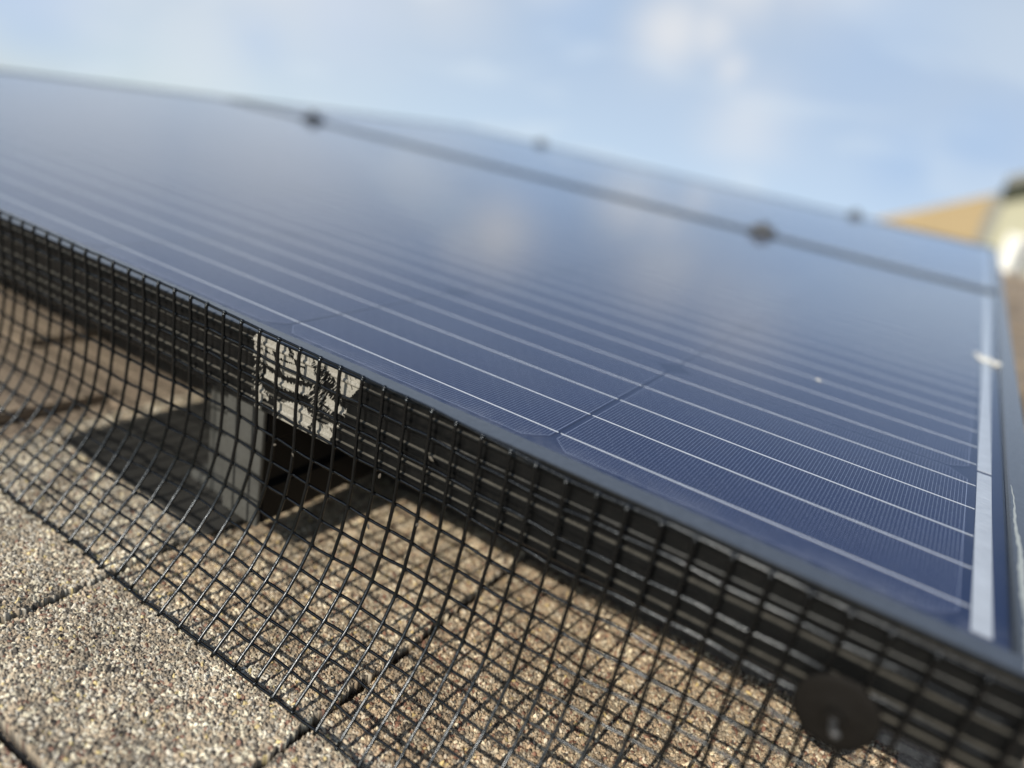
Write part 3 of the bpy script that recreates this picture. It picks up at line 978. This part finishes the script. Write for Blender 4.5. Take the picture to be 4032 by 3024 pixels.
def petal(px_, k, dx, s, rotz, name_i):
    x = c0 + WP * px_ + dx
    p = mesh_pt(x, k)
    n = mesh_nrm(x, max(.2, k))
    vs, fs = [], []
    nu, nv = 7, 5
    rp = random.Random(name_i)
    for a in range(nu):
        for b in range(nv):
            u = a / (nu - 1) * 2 - 1
            v = b / (nv - 1) * 2 - 1
            wv = math.sqrt(max(0, 1 - u * u)) * (0.5 - 0.15 * u)
            q = np.array([u * math.cos(rotz) - v * wv * math.sin(rotz), 0, u * math.sin(rotz) + v * wv * math.cos(rotz)]) * s
            q[1] = (0.35 * s * (v * v) * wv + 0.2 * s * u * u) + rp.uniform(-.06, .06) * s
            vs.append(p + n * 1.4 + q)
    for a in range(nu - 1):
        for b in range(nv - 1):
            i = a * nv + b
            fs.append((i, i + nv, i + nv + 1, i + 1))
    o = mesh_obj('dried_petal', vs, fs, MAT['petal'], base=tuple(p), smooth=True)
    md_ = o.modifiers.new('thick', 'SOLIDIFY')
    md_.thickness = 0.15 * MM
    return o


P1 = [((6.25, 3.15, 0, 1.61, 1.3), 'tiny round dry petal caught on the mesh just right of the torn label'),
      ((6.15, 5.2, 0, 1.49, -1.2), 'tiny curled petal on the mesh below the frame, over the sunny sliver of roof'),
      ((8.1, 4.2, 0, 1.49, 1.0), 'tiny curled petal on the mesh below the frame, right of the sunny sliver of roof'),
      ((8.25, 1.6, 0, 1.61, -0.5), 'tiny papery flake on the mesh in front of the frame grooves'),
      ((1.1, 4.2, 0, 1.36, 0.6), 'tiny dry flake on the mesh in front of the black rail end'),
      ((2.1, 4.15, 0, 1.24, -0.9), 'tiny dry flake on the mesh directly below the torn label')]
for i, (a, l_) in enumerate(P1):
    tag(petal(*a, i), l_, 'petal', 'dry petals caught in the mesh')

# ------------------------------------------------------------------ neighbour house beyond the roof
ex, ey, ez = EYE_W * 1000
D0 = 16000.0
cream = simple('cream_stucco', (0.44, 0.43, 0.32), 0.9, 0, 0.2, 0.06, 3)
cedar = simple('orange_cedar', (0.38, 0.29, 0.165), 0.8, 0, 0.3, 0.15, 6)
darkroof = simple('charcoal_shingles', (0.24, 0.24, 0.22), 0.85, 0, 0.3, 0.3, 20)
trimm = simple('white_trim', (0.78, 0.78, 0.74), 0.6, 0, 0.4, 0.03, 5)
winm = simple('window_glass', (0.03, 0.04, 0.05), 0.08, 0, 0.8, 0.1, 5)
nh = thing('neighbour_house', (ex + 2500, D0, GROUND_Z * 1000), 'blurred neighbouring house with cream wall, orange siding and dark roof', 'house', roof=False)
zg = GROUND_Z * 1000


def rake(x):     # height of the gable edge above the eye
    return 4130 + 0.52 * x if x < 2600 else 4130 + 0.52 * 2600 - 0.52 * (x - 2600)


def quadwall(x0, x1, ya, yb, name, mat):
    n = 8
    poly = [(ex + x0, zg), (ex + x1, zg)]
    for i in range(n + 1):
        x = x1 + (x0 - x1) * i / n
        poly.append((ex + x, ez + rake(x) - 160))
    return MB().prism(poly, 1, ya, yb).build(name, mat, nh, roof=False)


quadwall(290, 2600, D0, D0 + 7000, 'wall', cream)
quadwall(2600, 6000, D0, D0 + 7000, 'wall', cream)
quadwall(-1800, 90, D0 - 50, D0 + 5000, 'siding_wall', cedar)
quadwall(90, 290, D0 - 90, D0 + 40, 'corner_trim', darkroof)
for (xa, xb) in ((200, 2600), (2600, 6400)):
    MB().add([(ex + xa, D0 - 500, ez + rake(xa) - 150), (ex + xb, D0 - 500, ez + rake(xb) - 150), (ex + xb, D0 + 7300, ez + rake(xb) - 150), (ex + xa, D0 + 7300, ez + rake(xa) - 150),
              (ex + xa, D0 - 500, ez + rake(xa) + 20), (ex + xb, D0 - 500, ez + rake(xb) + 20), (ex + xb, D0 + 7300, ez + rake(xb) + 20), (ex + xa, D0 + 7300, ez + rake(xa) + 20)],
             [(0, 3, 2, 1), (4, 5, 6, 7), (0, 1, 5, 4), (1, 2, 6, 5), (2, 3, 7, 6), (3, 0, 4, 7)]).build('roof', darkroof, nh, roof=False)
for (wx, wz, ww_, wh) in ((620, 2700, 380, 620), (2200, 2300, 1000, 1100), (4300, 2300, 900, 1100)):
    wf = MB().box(ex + wx - 60, ex + wx + ww_ + 60, D0 - 70, D0 - 2, ez + wz - 60, ez + wz + wh + 60).build('window', trimm, nh, roof=False)
    MB().box(ex + wx + ww_ * (0.55 if wx == 620 else 0.0), ex + wx + ww_, D0 - 84, D0 - 72, ez + wz, ez + wz + wh).build('pane', winm, wf, roof=False)

# shrub tree beside the neighbour house
tr = thing('leafy_tree', (ex + 1500, D0 - 4000, zg), 'blurred green leafy tree in front of the cream neighbouring house', 'tree', roof=False)
MB().tube([(ex + 1500, D0 - 4000, zg), (ex + 1520, D0 - 4010, zg + 3000), (ex + 1450, D0 - 3990, zg + 5200)], [160, 120, 60], 10).build('trunk', simple('bark', (0.12, 0.09, 0.06), 0.9, 0, .2, .3, 20), tr, roof=False)
mb = MB()
rt = random.Random(9)
for q in range(2600):
    a = rt.uniform(0, 2 * math.pi)
    u = rt.uniform(-1, 1)
    r_ = (rt.random() ** 0.5) * (0.75 + 0.25 * math.sin(3 * a + 4 * u))
    c = (ex + 1500 + 800 * r_ * math.cos(a) * math.sqrt(1 - u * u), D0 - 4000 + 800 * r_ * math.sin(a) * math.sqrt(1 - u * u), zg + 5300 + 1100 * u * r_)
    s = rt.uniform(45, 90)
    d1 = Vector((rt.uniform(-1, 1), rt.uniform(-1, 1), rt.uniform(-1, 1))).normalized() * s
    d2 = Vector((rt.uniform(-1, 1), rt.uniform(-1, 1), rt.uniform(-1, 1))).normalized() * s * 0.6
    c = Vector(c)
    mb.add([tuple(c - d1), tuple(c + d2), tuple(c + d1), tuple(c - d2)], [(0, 1, 2, 3)])
mesh_obj('crown', mb.v, mb.f, simple('leaf_green', (0.10, 0.15, 0.04), 0.7, 0, .3, .4, 3), tr, roof=False)
